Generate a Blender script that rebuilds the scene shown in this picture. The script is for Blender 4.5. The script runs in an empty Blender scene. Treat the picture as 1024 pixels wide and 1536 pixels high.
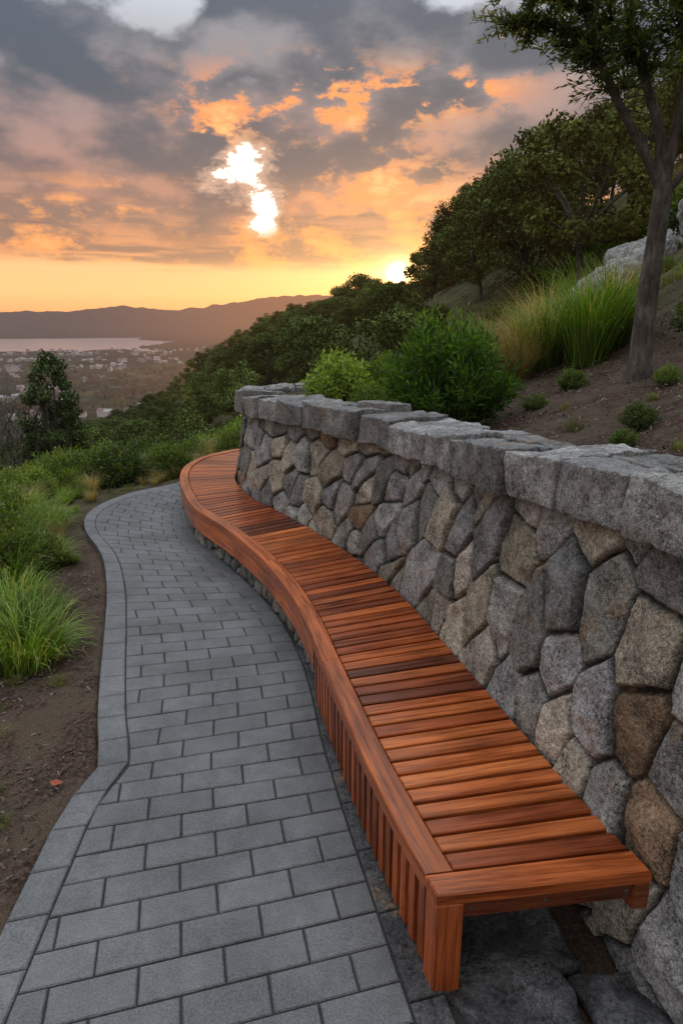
import bpy, bmesh, math, random, time
import numpy as np
from mathutils import Vector, Matrix, noise as mn
random.seed(7); rng=np.random.default_rng(7)
T0=time.time()
scene=bpy.context.scene
rad=math.radians

# ---------------------------------------------------------------- helpers
def link(ob,parent=None):
    scene.collection.objects.link(ob)
    if parent: ob.parent=parent
    return ob
def empty(name,loc=(0,0,0)):
    e=bpy.data.objects.new(name,None); e.location=loc; e.empty_display_size=.2
    return link(e)
def mkmesh(name,V,F,mat=None,col=None,gco=None,smooth=False):
    me=bpy.data.meshes.new(name)
    V=np.asarray(V,dtype=np.float32)
    if isinstance(F,np.ndarray):
        n,k=F.shape
        me.vertices.add(len(V)); me.vertices.foreach_set('co',V.ravel())
        me.loops.add(n*k); me.loops.foreach_set('vertex_index',F.astype(np.int32).ravel())
        me.polygons.add(n)
        me.polygons.foreach_set('loop_start',np.arange(0,n*k,k,dtype=np.int32))
        me.polygons.foreach_set('loop_total',np.full(n,k,dtype=np.int32))
        me.update(calc_edges=True)
    else:
        me.from_pydata([tuple(map(float,v)) for v in V],[],F); me.update()
    if col is not None:
        a=me.attributes.new('col','FLOAT_COLOR','POINT')
        c=np.ones((len(V),4),dtype=np.float32); c[:,:3]=np.asarray(col)[:,:3]; a.data.foreach_set('color',c.ravel())
    if gco is not None:
        a=me.attributes.new('gco','FLOAT_VECTOR','POINT'); a.data.foreach_set('vector',np.asarray(gco,dtype=np.float32).ravel())
    me.polygons.foreach_set('use_smooth',[smooth]*len(me.polygons))
    if mat: me.materials.append(mat)
    return me
def obj(name,me,parent=None,loc=(0,0,0)):
    o=bpy.data.objects.new(name,me); o.location=loc
    return link(o,parent)
class MB:
    def __init__(s): s.V=[];s.F=[];s.C=[];s.G=[]
    def add(s,v,f,c=(1,1,1),g=None):
        b=len(s.V); s.V+= [tuple(p) for p in v]
        s.F+=[tuple(i+b for i in q) for q in f]
        s.C+=[tuple(c)]*len(v) if not isinstance(c,list) else c
        s.G+= g if g is not None else [(0,0,0)]*len(v)
    def mesh(s,name,mat,smooth=False): return mkmesh(name,s.V,s.F,mat,s.C,s.G,smooth)
def cr(P,n=16):
    P=[np.array(p,float) for p in P]; P=[2*P[0]-P[1]]+P+[2*P[-1]-P[-2]]
    out=[]
    for i in range(1,len(P)-2):
        for k in range(n):
            t=k/n
            out.append(.5*((2*P[i])+(-P[i-1]+P[i+1])*t+(2*P[i-1]-5*P[i]+4*P[i+1]-P[i+2])*t*t+(-P[i-1]+3*P[i]-3*P[i+1]+P[i+2])*t**3))
    out.append(P[-2]); return np.array(out)
def arclen(P):
    return np.concatenate([[0],np.cumsum(np.linalg.norm(np.diff(P,axis=0),axis=1))])
class Ribbon:
    def __init__(s,A,B):
        s.A=cr(A);s.B=cr(B); s.S=arclen((s.A+s.B)/2); s.L=s.S[-1]
    def a(s,t): return np.array([np.interp(t,s.S,s.A[:,0]),np.interp(t,s.S,s.A[:,1])])
    def b(s,t): return np.array([np.interp(t,s.S,s.B[:,0]),np.interp(t,s.S,s.B[:,1])])
    def W(s,t): return float(np.linalg.norm(s.b(t)-s.a(t)))
    def at(s,t,w):
        a=s.a(t);b=s.b(t);d=b-a; return a+d/np.linalg.norm(d)*w
class Line:
    def __init__(s,P): s.P=cr(P); s.S=arclen(s.P); s.L=s.S[-1]; s.T=np.gradient(s.P,axis=0); s.T/=np.linalg.norm(s.T,axis=1)[:,None]
    def at(s,t,off=0.):
        t=np.asarray(t,float)
        p=np.stack([np.interp(t,s.S,s.P[:,0]),np.interp(t,s.S,s.P[:,1])],-1)
        T=np.stack([np.interp(t,s.S,s.T[:,0]),np.interp(t,s.S,s.T[:,1])],-1)
        T/=np.linalg.norm(T,axis=-1,keepdims=True)
        N=np.stack([T[...,1],-T[...,0]],-1)
        return p+N*np.asarray(off)[...,None] if np.ndim(off) else p+N*off
def plank(mb,q,z0,z1,b,c,grain=None):
    q=[np.array(p,float) for p in q]; cen=sum(q)/4
    e=[]
    for i in range(4):
        p=q[i]; a=q[i-1]-p; d=q[(i+1)%4]-p
        a=a/max(1e-6,np.linalg.norm(a)); d=d/max(1e-6,np.linalg.norm(d)); e.append(p+(a+d)*b)
    v=[(*p,z0) for p in q]+[(*p,z1-b) for p in q]+[(*p,z1) for p in e]
    f=[(3,2,1,0),(8,9,10,11)]
    for i in range(4):
        j=(i+1)%4; f+=[(i,j,4+j,4+i),(4+i,4+j,8+j,8+i)]
    g=None
    if grain is not None:
        o=np.array([random.random()*50,random.random()*50,random.random()*50]); d=np.array(grain)
        n=np.array([-d[1],d[0]])
        g=[tuple(np.array([np.dot(np.array(p[:2])-cen,d),np.dot(np.array(p[:2])-cen,n),p[2]])+o) for p in v]
    mb.add(v,f,c,g)
def tube(mb,pts,radii,sides=8,c=(1,1,1)):
    pts=[Vector(p) for p in pts]; v=[];f=[]
    for i,p in enumerate(pts):
        d=(pts[min(i+1,len(pts)-1)]-pts[max(i-1,0)]).normalized()
        ref=Vector((1,0.13,0)); x=(ref-d*ref.dot(d)).normalized(); y=d.cross(x)
        for k in range(sides):
            a=2*math.pi*k/sides; v.append(p+(x*math.cos(a)+y*math.sin(a))*radii[i])
    for i in range(len(pts)-1):
        for k in range(sides):
            j=(k+1)%sides; f.append((i*sides+k,i*sides+j,(i+1)*sides+j,(i+1)*sides+k))
    mb.add(v,f,c)
def sstep(a,b,x):
    t=np.clip((x-a)/(b-a),0,1); return t*t*(3-2*t)

# ---------------------------------------------------------------- node helpers
class NT:
    def __init__(s,tree): s.t=tree; s.n=tree.nodes; s.l=tree.links
    def node(s,ty,**k):
        n=s.n.new(ty)
        for a,b in k.items(): setattr(n,a,b)
        return n
    def put(s,sock,v):
        if v is None: return
        if isinstance(v,bpy.types.NodeSocket): s.l.new(v,sock)
        else:
            if sock.type=='RGBA' and hasattr(v,'__len__') and len(v)==3: v=(*v,1)
            sock.default_value=v
    def m(s,op,a,b=None,c=None,clamp=False):
        n=s.node('ShaderNodeMath',operation=op,use_clamp=clamp)
        s.put(n.inputs[0],a); s.put(n.inputs[1],b); s.put(n.inputs[2],c); return n.outputs[0]
    def ss(s,x,a,b,lo=0.,hi=1.):
        n=s.node('ShaderNodeMapRange',interpolation_type='SMOOTHSTEP')
        s.put(n.inputs[0],x); n.inputs[1].default_value=a;n.inputs[2].default_value=b;n.inputs[3].default_value=lo;n.inputs[4].default_value=hi
        return n.outputs[0]
    def mix(s,f,a,b,blend='MIX'):
        n=s.node('ShaderNodeMix',data_type='RGBA',blend_type=blend)
        s.put(n.inputs[0],f); s.put(n.inputs[6],a); s.put(n.inputs[7],b); return n.outputs[2]
    def noise(s,vec,scale,detail=4,rough=.55,dist=0.,out=0):
        n=s.node('ShaderNodeTexNoise'); s.put(n.inputs['Vector'],vec)
        n.inputs['Scale'].default_value=scale;n.inputs['Detail'].default_value=detail;n.inputs['Roughness'].default_value=rough;n.inputs['Distortion'].default_value=dist
        return n.outputs[out]
    def vmul(s,v,k):
        n=s.node('ShaderNodeVectorMath',operation='MULTIPLY'); s.put(n.inputs[0],v); n.inputs[1].default_value=k; return n.outputs[0]
    def vadd(s,v,k):
        n=s.node('ShaderNodeVectorMath',operation='ADD'); s.put(n.inputs[0],v); s.put(n.inputs[1],k); return n.outputs[0]
    def xyz(s,x,y,z):
        n=s.node('ShaderNodeCombineXYZ'); s.put(n.inputs[0],x);s.put(n.inputs[1],y);s.put(n.inputs[2],z); return n.outputs[0]
    def sep(s,v):
        n=s.node('ShaderNodeSeparateXYZ'); s.put(n.inputs[0],v); return n.outputs
    def ramp(s,f,stops):
        n=s.node('ShaderNodeValToRGB'); s.put(n.inputs[0],f); e=n.color_ramp.elements
        while len(e)<len(stops): e.new(.5)
        for i,(p,c) in enumerate(stops): e[i].position=p; e[i].color=(*c,1)
        return n.outputs[0]
    def attr(s,name,out='Color'): 
        return s.node('ShaderNodeAttribute',attribute_name=name).outputs[out]
    def bump(s,h,strength=.5,dist=.01):
        n=s.node('ShaderNodeBump'); s.put(n.inputs['Height'],h); n.inputs['Strength'].default_value=strength;n.inputs['Distance'].default_value=dist
        return n.outputs[0]
def newmat(name):
    m=bpy.data.materials.new(name); m.use_nodes=True; t=NT(m.node_tree)
    bs=[n for n in t.n if n.type=='BSDF_PRINCIPLED'][0]; out=[n for n in t.n if n.type=='OUTPUT_MATERIAL'][0]
    return m,t,bs,out
def pos(t): return t.node('ShaderNodeNewGeometry').outputs['Position']
def painted_haze(t,shader,o,scale=5200.,mx_=.9):  # aerial haze painted into the material: emission colour mixed in by distance
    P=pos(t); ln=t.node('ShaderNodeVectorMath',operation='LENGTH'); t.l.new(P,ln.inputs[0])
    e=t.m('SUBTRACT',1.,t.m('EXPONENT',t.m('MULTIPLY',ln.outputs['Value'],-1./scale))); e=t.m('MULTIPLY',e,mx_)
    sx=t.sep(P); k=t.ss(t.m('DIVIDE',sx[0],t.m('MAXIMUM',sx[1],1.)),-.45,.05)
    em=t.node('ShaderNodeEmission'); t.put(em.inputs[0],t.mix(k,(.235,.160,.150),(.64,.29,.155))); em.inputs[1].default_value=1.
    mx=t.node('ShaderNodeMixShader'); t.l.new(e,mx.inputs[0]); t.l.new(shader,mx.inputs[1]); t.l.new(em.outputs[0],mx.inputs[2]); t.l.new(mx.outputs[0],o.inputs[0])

def mat_stone(name,gain=1.0,sc=1.0,bs=1.):
    m,t,b,o=newmat(name); p=pos(t); c=t.attr('col')
    n1=t.noise(p,7*sc,4,.7); n2=t.noise(p,55*sc,3,.75); n3=t.noise(p,170*sc,1,.6)
    k=t.m('ADD',t.ss(n1,.32,.7,.60,1.28),t.ss(n2,.32,.68,-.42,.42))
    sp=t.ss(n3,.5,.7,-.16,.62); k=t.m('ADD',k,sp); k=t.m('MULTIPLY',k,gain)
    col=t.mix(1.,c,t.xyz(k,k,k),'MULTIPLY')
    ru=t.ss(t.noise(t.vadd(p,(3.1,7.7,1.3)),3.2*sc,4,.74),.56,.70,0,.75)
    col=t.mix(ru,col,t.mix(t.ss(n2,.35,.65),(.11,.066,.038),(.31,.205,.12)))
    t.put(b.inputs['Base Color'],col); b.inputs['Roughness'].default_value=.8; b.inputs['Specular IOR Level'].default_value=.35
    h=t.m('ADD',t.m('MULTIPLY',n1,1.),t.m('ADD',t.m('MULTIPLY',n2,.5),t.m('MULTIPLY',n3,.10)))
    t.put(b.inputs['Normal'],t.bump(h,1.,.024*bs)); return m
M_stone=mat_stone('granite_rubble'); 
M_cap=mat_stone('granite_cap',.95,1.,.7)
m,t,b,o=newmat('concrete_paver'); M_paver=m; p=pos(t)
n1=t.noise(p,1.7,3,.65); n2=t.noise(p,130,1,.7); n3=t.noise(p,14,4,.7)
k=t.m('ADD',t.ss(n1,.3,.7,.74,1.18),t.m('ADD',t.ss(n2,.3,.7,-.26,.26),t.ss(n3,.35,.7,-.18,.18)))
t.put(b.inputs['Base Color'],t.mix(1.,t.attr('col'),t.xyz(k,k,k),'MULTIPLY'))
t.put(b.inputs['Roughness'],t.ss(n3,.3,.7,.42,.7)); t.put(b.inputs['Normal'],t.bump(t.m('ADD',n2,t.m('MULTIPLY',n3,1.2)),.6,.005))
m,t,b,o=newmat('joint_sand'); M_joint=m; b.inputs['Base Color'].default_value=(.028,.027,.026,1); b.inputs['Roughness'].default_value=.95
def mat_wood(name):
    m,t,b,o=newmat(name); g=t.attr('gco','Vector'); c=t.attr('col')
    n=t.noise(t.vmul(g,(1.6,34,34)),1.,4,.65,.6); n2=t.noise(t.vmul(g,(7,170,170)),1.,1,.6); n3=t.noise(t.vmul(g,(2.2,5,5)),1.,2,.5)
    k=t.m('ADD',t.ss(n,.28,.72,.56,1.4),t.m('ADD',t.ss(n2,.3,.7,-.18,.18),t.ss(n3,.3,.7,-.22,.26)))
    k2=t.m('POWER',k,1.15)
    t.put(b.inputs['Base Color'],t.mix(1.,c,t.xyz(k,k2,k2),'MULTIPLY'))
    t.put(b.inputs['Roughness'],t.ss(n,.3,.7,.22,.38)); b.inputs['Specular IOR Level'].default_value=.6
    b.inputs['Specular Tint'].default_value=(1,.78,.6,1)
    t.put(b.inputs['Normal'],t.bump(t.m('ADD',n,t.m('MULTIPLY',n2,.5)),.4,.003)); return m
M_wood=mat_wood('oiled_hardwood')
m,t,b,o=newmat('steel_bolt'); M_steel=m; b.inputs['Base Color'].default_value=(.2,.17,.15,1); b.inputs['Metallic'].default_value=.8; b.inputs['Roughness'].default_value=.45
def mat_leaf(name,trans=.35,tint=(1,1,1),rough=.5,hz=False):
    m,t,b,o=newmat(name); c=t.attr('col'); oi=t.node('ShaderNodeObjectInfo').outputs['Random']
    k=t.ss(oi,0,1,.68,1.35); c=t.mix(1.,c,t.xyz(t.m('MULTIPLY',k,tint[0]),t.m('MULTIPLY',k,tint[1]),t.m('MULTIPLY',k,tint[2])),'MULTIPLY')
    df=t.node('ShaderNodeBsdfDiffuse'); t.put(df.inputs[0],c); sh=df.outputs[0]
    if not hz:
        t.put(b.inputs['Base Color'],c); b.inputs['Roughness'].default_value=rough; b.inputs['Specular IOR Level'].default_value=.3; sh=b.outputs[0]
    if trans>0:
        tr=t.node('ShaderNodeBsdfTranslucent'); t.put(tr.inputs[0],t.mix(1.,c,(1.7,1.5,.5),'MULTIPLY'))
        mx=t.node('ShaderNodeMixShader'); mx.inputs[0].default_value=trans
        t.l.new(sh,mx.inputs[1]); t.l.new(tr.outputs[0],mx.inputs[2]); sh=mx.outputs[0]
    if hz: painted_haze(t,sh,o,2800.)
    else: t.l.new(sh,o.inputs[0])
    return m
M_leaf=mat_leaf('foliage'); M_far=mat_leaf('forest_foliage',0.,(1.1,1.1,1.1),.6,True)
M_grass=mat_leaf('grass_blades',.35)
m,t,b,o=newmat('bark'); M_bark=m; p=pos(t); n=t.noise(t.vmul(p,(30,30,6)),1,4,.7,.5); n2=t.noise(p,6,3,.6)
t.put(b.inputs['Base Color'],t.mix(t.ss(n2,.4,.65),t.ramp(n,[(.3,(.02,.015,.012)),(.7,(.10,.078,.062))]),t.ramp(n,[(.3,(.04,.034,.028)),(.7,(.17,.15,.125))])))
b.inputs['Roughness'].default_value=.9; t.put(b.inputs['Normal'],t.bump(n,1.,.03))
m,t,b,o=newmat('soil_and_mulch'); M_ter=m; p=pos(t)
n=t.noise(p,38,5,.75); n2=t.noise(p,3,3,.6); n3=t.noise(t.vmul(p,(1,1,.2)),150,1,.7)
mul=t.ramp(n,[(.32,(.02,.013,.010)),(.5,(.07,.046,.035)),(.68,(.18,.12,.09))])
soil=t.ramp(n3,[(.3,(.05,.035,.025)),(.7,(.16,.12,.085))]); near=t.mix(t.ss(n2,.42,.6),mul,soil)
grs=t.ramp(t.noise(p,1.6,7,.78),[(.3,(.02,.03,.01)),(.5,(.05,.055,.022)),(.7,(.15,.12,.06))])
a=t.attr('col'); sx=t.node('ShaderNodeSeparateColor'); t.l.new(a,sx.inputs[0])
c=t.mix(sx.outputs[0],near,grs)
far=t.ramp(t.noise(p,.02,7,.78),[(.35,(.008,.014,.006)),(.55,(.024,.032,.014)),(.75,(.07,.06,.035))])
c=t.mix(sx.outputs[1],c,far); t.put(b.inputs['Base Color'],c); b.inputs['Roughness'].default_value=.95; b.inputs['Specular IOR Level'].default_value=.1
t.put(b.inputs['Normal'],t.bump(t.m('ADD',n,t.m('MULTIPLY',n3,.4)),.8,.03)); painted_haze(t,b.outputs[0],o)
m,t,b,o=newmat('bay_water'); M_water=m; b.inputs['Base Color'].default_value=(.25,.2,.2,1); b.inputs['Roughness'].default_value=.25; b.inputs['Specular IOR Level'].default_value=.9
t.put(b.inputs['Normal'],t.bump(t.noise(pos(t),.05,3),.15,1.)); painted_haze(t,b.outputs[0],o,30000)
m,t,b,o=newmat('house_paint'); M_house=m; t.put(b.inputs['Base Color'],t.attr('col')); painted_haze(t,b.outputs[0],o,4200,.8)
m,t,b,o=newmat('mulch_chip'); M_chip=m; t.put(b.inputs['Base Color'],t.attr('col')); b.inputs['Roughness'].default_value=.9

# ---------------------------------------------------------------- plan curves
O=[(.323,1.873),(.218,2.206),(.09,2.668),(-.017,3.117),(-.124,3.586),(-.25,4.141),(-.43,4.732),(-.709,5.41),(-1.116,6.176),(-1.549,6.894),(-1.876,7.786),(-2.05,8.5),(-2.09,9.1),(-1.95,9.7),(-1.55,10.25),(-1.0,10.5),(-.3,10.5)]
I=[(1.097,1.975),(.99,2.36),(.86,2.86),(.745,3.32),(.61,3.85),(.45,4.45),(.22,5.08),(-.1,5.78),(-.55,6.6),(-.98,7.3),(-1.25,8.0),(-1.35,8.6),(-1.34,9.1),(-1.2,9.45),(-.95,9.68),(-.6,9.77),(-.2,9.75)]
bench=Ribbon(O,I)
wallbase=Line([(1.55,-1.2),(1.48,0.0),(1.35,.9),(1.21,1.5)]+I+[(.4,9.8),(1.3,10.05),(2.6,10.7)])
PL=[(-1.25,-1.2),(-1.25,0),(-1.28,1.3),(-1.34,2.35),(-1.36,2.85),(-1.30,3.12),(-1.46,3.6),(-1.63,4.15),(-1.85,4.9),(-2.1,5.7),(-2.45,6.6),(-2.95,7.5),(-3.15,8.3),(-2.95,9.1),(-2.5,9.65),(-2.0,10.4),(-1.2,11.0),(.5,11.3)]
PR=[(.75,-.75),(.55,.5),(.26,1.73),(.03,2.72),(-.06,3.15),(-.12,3.45),(-.2,3.95),(-.31,4.45),(-.52,5.1),(-.82,5.75),(-1.15,6.35),(-1.5,7.05),(-1.72,7.6),(-1.9,8.3),(-1.95,9.0),(-1.8,9.6),(-1.2,10.3),(.3,10.4)]
path=Ribbon(PL,PR)
def ztop(s): return np.interp(s,[0,3.2,6.2,10.5,14,18],[1.78,1.76,1.60,1.46,1.45,1.5])
BAT=.13; CAPT=.22; CAPW=.52

def rubble(line,s0,s1,z0,zt,ds,dz_,cell,seed,grange,bat=BAT,prot=.06,shear=.35,brown=.07,asp=(1.,.70)):
    r=np.random.default_rng(seed)
    ns=int((s1-s0)/ds); nz=int((zt-z0)/dz_)+1
    S=np.linspace(s0,s1,ns); cw,ch=cell; seeds=[]
    rows=int(math.ceil((zt-z0)/ch))+2
    for j in range(-1,rows):
        x=grange[0]-1+(j%2)*cw*.5
        while x<grange[1]+1:
            seeds.append((x+r.uniform(-.34,.34)*cw, z0+(j+.5)*ch+r.uniform(-.36,.36)*ch)); x+=cw*r.uniform(.62,1.4)
    seeds=np.array(seeds); n=len(seeds)
    base=r.uniform(.62,1.42,n); 
    cols=np.stack([.210*base,.206*base*r.uniform(.99,1.02,n),.198*base*r.uniform(.95,1.07,n)],1)
    br=r.random(n)<brown; cols[br]=np.array([.205,.140,.088])*r.uniform(.7,1.15,(br.sum(),1))
    w2=r.random(n)<.38; cols[w2&~br]*=np.array([1.28,1.17,.98])
    pro=prot*r.uniform(.75,1.2,n)
    NP_=4; pa=r.uniform(0,2*math.pi,(n,NP_)); pg=r.uniform(.02,.36,(n,NP_)); pc=r.uniform(.0,.035,(n,NP_))
    zz=np.linspace(0,1,nz)
    SS,ZZ=np.meshgrid(S,zz,indexing='ij'); ZZ=z0+ZZ*(zt-z0)
    p=np.stack([SS.ravel(),ZZ.ravel()],1)
    wn=np.array([(mn.noise((a*4,b*4,seed)),mn.noise((a*4,b*4,seed+9.7))) for a,b in p])*.012
    wn+=np.array([(mn.noise((a*24,b*24,seed)),mn.noise((a*24,b*24,seed+3.1))) for a,b in p])*.0055
    q=p+wn; aspv=np.array(asp)
    def tr(a): 
        a=a.copy(); a[:,0]+=shear*(.75+.6*np.sin(a[:,0]*1.3))*a[:,1]; return a*aspv
    qt=tr(q); st=tr(seeds); D=np.zeros(len(q)); idx=np.zeros(len(q),int)
    for a in range(0,len(q),20000):
        d=((qt[a:a+20000,None,:]-st[None])**2).sum(2)
        k=np.argpartition(d,7,axis=1)[:,:7]; dk=np.take_along_axis(d,k,1); o_=np.argsort(dk,1); k=np.take_along_axis(k,o_,1); dk=np.take_along_axis(dk,o_,1)
        s1_=st[k[:,0]]; e=np.full(len(k),9.)
        for jj in range(1,7):
            L=np.linalg.norm(st[k[:,jj]]-s1_,axis=1); e=np.minimum(e,(dk[:,jj]-dk[:,0])/(2*L+1e-9))
        D[a:a+20000]=e; idx[a:a+20000]=k[:,0]
    fb=np.array([mn.fractal((a*5,b*5,seed*1.3+i*.37),.75,2.2,6) for (a,b),i in zip(p,idx)])
    rg=np.array([abs(mn.noise((a*6+i*3.1,b*6,seed))) for (a,b),i in zip(p,idx)])
    gw_=.0045+.004*np.clip(fb,-1,1)
    edge=np.clip((D-gw_)/.0125,0,1); prof=1-(1-edge)**1.8
    dl=p-seeds[idx]; pl_=pro[idx].copy()
    for k in range(NP_):
        v=pro[idx]+pc[idx,k]-pg[idx,k]*(dl[:,0]*np.cos(pa[idx,k])+dl[:,1]*np.sin(pa[idx,k])); pl_=np.minimum(pl_,np.maximum(v,.024))
    disp=prof*(pl_+fb*.010-rg*.013)
    dirt=sstep(gw_*.6,gw_+.009,D)[:,None]; mott=(1+.28*fb)[:,None]
    col=cols[idx]*mott; col=col*dirt+np.array([.020,.018,.016])*(1-dirt)
    xy=line.at(p[:,0],bat*p[:,1]-disp)
    V=np.column_stack([xy,p[:,1]])
    ii=np.arange(ns*nz).reshape(ns,nz)
    F=np.stack([ii[:-1,:-1].ravel(),ii[:-1,1:].ravel(),ii[1:,1:].ravel(),ii[1:,:-1].ravel()],1)
    return V,F,col,p
wall=empty('stone_retaining_wall')
for i,(a,b_,ds,dz_) in enumerate([(1.2,5.9,.0075,.0080),(5.9,14.6,.013,.012),(14.6,17.5,.04,.04)]):
    V,F,col,p=rubble(wallbase,a,b_,-.05,1.50,ds,dz_,(.27,.35),23,(1.2,17.5),prot=.060)
    zt=ztop(p[:,0])-CAPT+.02
    V[:,2]=-.05+(V[:,2]+.05)/(1.55)*(zt+.05)
    obj('facing_%d'%(i+1),mkmesh('facing',V,F,M_stone,col,None,True),wall)
mb=MB(); S=np.linspace(0,wallbase.L,120)
for i,s in enumerate(S):
    zt=float(ztop(s))-CAPT+.01
    a=wallbase.at(s,.06);b2=wallbase.at(s,BAT*1.4+.03);c2=wallbase.at(s,.64)
    mb.V+=[(*a,-.1),(*b2,zt),(*c2,zt),(*c2,-.1)]; mb.C+=[(.1,.1,.1)]*4; mb.G+=[(0,0,0)]*4
    if i:
        k=4*i
        for j in range(3): mb.F.append((k-4+j,k-4+j+1,k+j+1,k+j))
obj('core',mb.mesh('core',M_stone),wall)
def stone_block(L,W,H,r,step):
    def axis(n): 
        k=max(2,int((n-2*r)/step)+1); return np.concatenate([[0,.3*r,.65*r],np.linspace(r,n-r,k),[n-.65*r,n-.3*r,n]])
    ax=[axis(L),axis(W),axis(H)]; dim=[L,W,H]; V=[];F=[]
    for d in range(3):
        u,v=[(1,2),(0,2),(0,1)][d]
        for side in (0,1):
            b=len(V); U=ax[u];Vv=ax[v]
            for x in U:
                for y in Vv:
                    p=[0,0,0]; p[d]=dim[d]*side; p[u]=x;p[v]=y; V.append(p)
            n=len(Vv)
            for i in range(len(U)-1):
                for j in range(n-1):
                    q=(b+i*n+j,b+(i+1)*n+j,b+(i+1)*n+j+1,b+i*n+j+1)
                    flip=(side==0)^(d==1)
                    F.append(q[::-1] if flip else q)
    V=np.array(V,float); D=np.array(dim); q=np.clip(V,r,D-r); e=V-q; l=np.linalg.norm(e,axis=1,keepdims=True)
    V=q+e/np.maximum(l,1e-6)*r
    return V,F
def clean(me):
    bm=bmesh.new(); bm.from_mesh(me); bmesh.ops.remove_doubles(bm,verts=bm.verts,dist=1e-4); bmesh.ops.recalc_face_normals(bm,faces=bm.faces); bm.to_mesh(me); bm.free()
    me.polygons.foreach_set('use_smooth',[True]*len(me.polygons)); return me
mb=MB(); s=1.0
while s<17:
    L=random.uniform(.34,.66); near=s<6
    rowsplit=[(0,CAPW)] if random.random()<.45 else [(0,CAPW*random.uniform(.45,.66))]
    if rowsplit[0][1]<CAPW: rowsplit.append((rowsplit[0][1]+.014,CAPW))
    for (w0,w1) in rowsplit:
        th=CAPT*random.uniform(.95,1.12); V,F=stone_block(L-.022,w1-w0,th,.010,.022 if near else .05)
        g=.20*random.uniform(.7,1.3); c=(g*1.02,g*1.0,g*random.uniform(.93,.99)); jz=random.uniform(-.022,.014); jo=random.uniform(-.035,.02); sd=random.random()*90; tl=random.uniform(-.06,.06); tw=random.uniform(-.05,.05); sk=random.uniform(-.16,.16)
        out=[];cc=[]
        for x,y,z in V:
            n=mn.noise_vector((x*4.5+sd,y*4.5,z*4.5)); n2=mn.noise_vector((x*17+sd,y*17,z*17)); fr=mn.fractal((x*7+sd,y*7,z*7),.75,2.1,6)
            x2=x+n.x*.02+n2.x*.006+sk*y*.5; y2=y+n.y*.034+n2.y*.010+fr*.007; z2=z+n.z*.018+n2.z*.007+fr*.012+(tl*(x-L/2)+tw*(y-.25))*(z/th)
            ss_=s+x2; xy=wallbase.at(ss_,BAT*1.3-.100+w0+y2+(jo if w0==0 else 0))
            out.append((xy[0],xy[1],float(ztop(ss_))-CAPT+z2+jz)); k=1+.3*fr; cc.append((c[0]*k,c[1]*k,c[2]*k))
        mb.add(out,F,cc)
    s+=L
obj('cap_stones',clean(mb.mesh('cap_stones',M_cap,True)),wall)
print('wall',time.time()-T0)

# ---------------------------------------------------------------- bench
B=empty('curved_wooden_bench'); ZS=.42
pal=[(.33,.070,.016),(.44,.112,.027),(.22,.043,.012),(.10,.022,.010),(.29,.060,.015),(.50,.140,.034),(.15,.031,.011)]
def wcol(i=None):
    grp=int((i or 0)/4); rr=random.Random(grp*13+5); basec=pal[rr.randrange(len(pal))]; o_=pal[random.randrange(len(pal))]
    f=.45; k=random.uniform(.85,1.15); return tuple((basec[j]*(1-f)+o_[j]*f)*k for j in range(3))
mb=MB(); RW=.105; pitch=.096; gap=.019
def dirat(s): d=bench.b(s)-bench.a(s); return d/np.linalg.norm(d)
plank(mb,[bench.at(0,0),bench.at(0,bench.W(0)),bench.at(.105,bench.W(.105)),bench.at(.105,0)][::-1],ZS-.04,ZS+.004,.006,(.36,.084,.020),dirat(0))
s=.105+gap; i=0
while s<bench.L-.1:
    W=bench.W(s)-.004; s2=s+pitch-gap
    plank(mb,[bench.at(s,RW+.006),bench.at(s2,RW+.006),bench.at(s2,W),bench.at(s,W)],ZS-.035,ZS-.004+random.uniform(-.0015,.0015),.005,wcol(i),dirat(s)); s+=pitch;i+=1
obj('seat_slats',mb.mesh('seat_slats',M_wood),B)
def sweep(mb,prof,s0,s1,step,c):
    n=max(2,int((s1-s0)/step)); S=np.linspace(s0,s1,n); m_=len(prof); V=[];F=[];G=[];o_=np.array([random.random()*40,random.random()*40,random.random()*40])
    for s in S:
        for (w,z) in prof: V.append((*bench.at(s,w),z)); G.append(tuple(np.array([s,w,z])+o_))
    for i in range(n-1):
        for k in range(m_):
            j=(k+1)%m_; F.append((i*m_+k,(i+1)*m_+k,(i+1)*m_+j,i*m_+j))
    F.append(tuple(range(m_))); F.append(tuple(reversed(range((n-1)*m_,n*m_)))); mb.add(V,F,c,G)
def rect(w0,w1,z0,z1,b=.008): return [(w0,z0),(w0,z1-b),(w0+b*.35,z1-b*.35),(w0+b,z1),(w1-b*.5,z1),(w1,z1-b*.5),(w1,z0)]
mb=MB(); s=.108
while s<bench.L-.1:
    e=min(s+random.uniform(1.5,1.9),bench.L); k=random.uniform(.85,1.1)
    sweep(mb,rect(0,RW,ZS-.065,ZS+.004,.010),s,e-.003,.04,(.34*k,.082*k,.021*k)); s=e
obj('front_rail',mb.mesh('front_rail',M_wood),B)
mb=MB(); sF=2.15; s=sF
while s<bench.L-.1:
    e=min(s+random.uniform(.9,1.3),bench.L); k=random.uniform(.8,1.1)
    sweep(mb,rect(.008,.035,ZS-.235,ZS-.067,.003),s,e-.004,.04,(.38*k,.092*k,.024*k)); s=e
obj('fascia_boards',mb.mesh('fascia_boards',M_wood),B)
mb=MB(); s=.12
while s<sF-.05:
    w=.055; k=random.choice([.5,.7,.9,1.05]); 
    plank(mb,[bench.at(s,.008),bench.at(s+w,.008),bench.at(s+w,.034),bench.at(s,.034)],.02,ZS-.066,.002,(.35*k,.080*k,.020*k),(1,0)); 
    n=len(mb.V)
    for q in range(n-12,n): v=mb.V[q]; mb.G[q]=(v[2]+s*7,v[0]*1+s*3,v[1])
    s+=w+.036
obj('front_slats',mb.mesh('front_slats',M_wood),B)
mb=MB()
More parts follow.
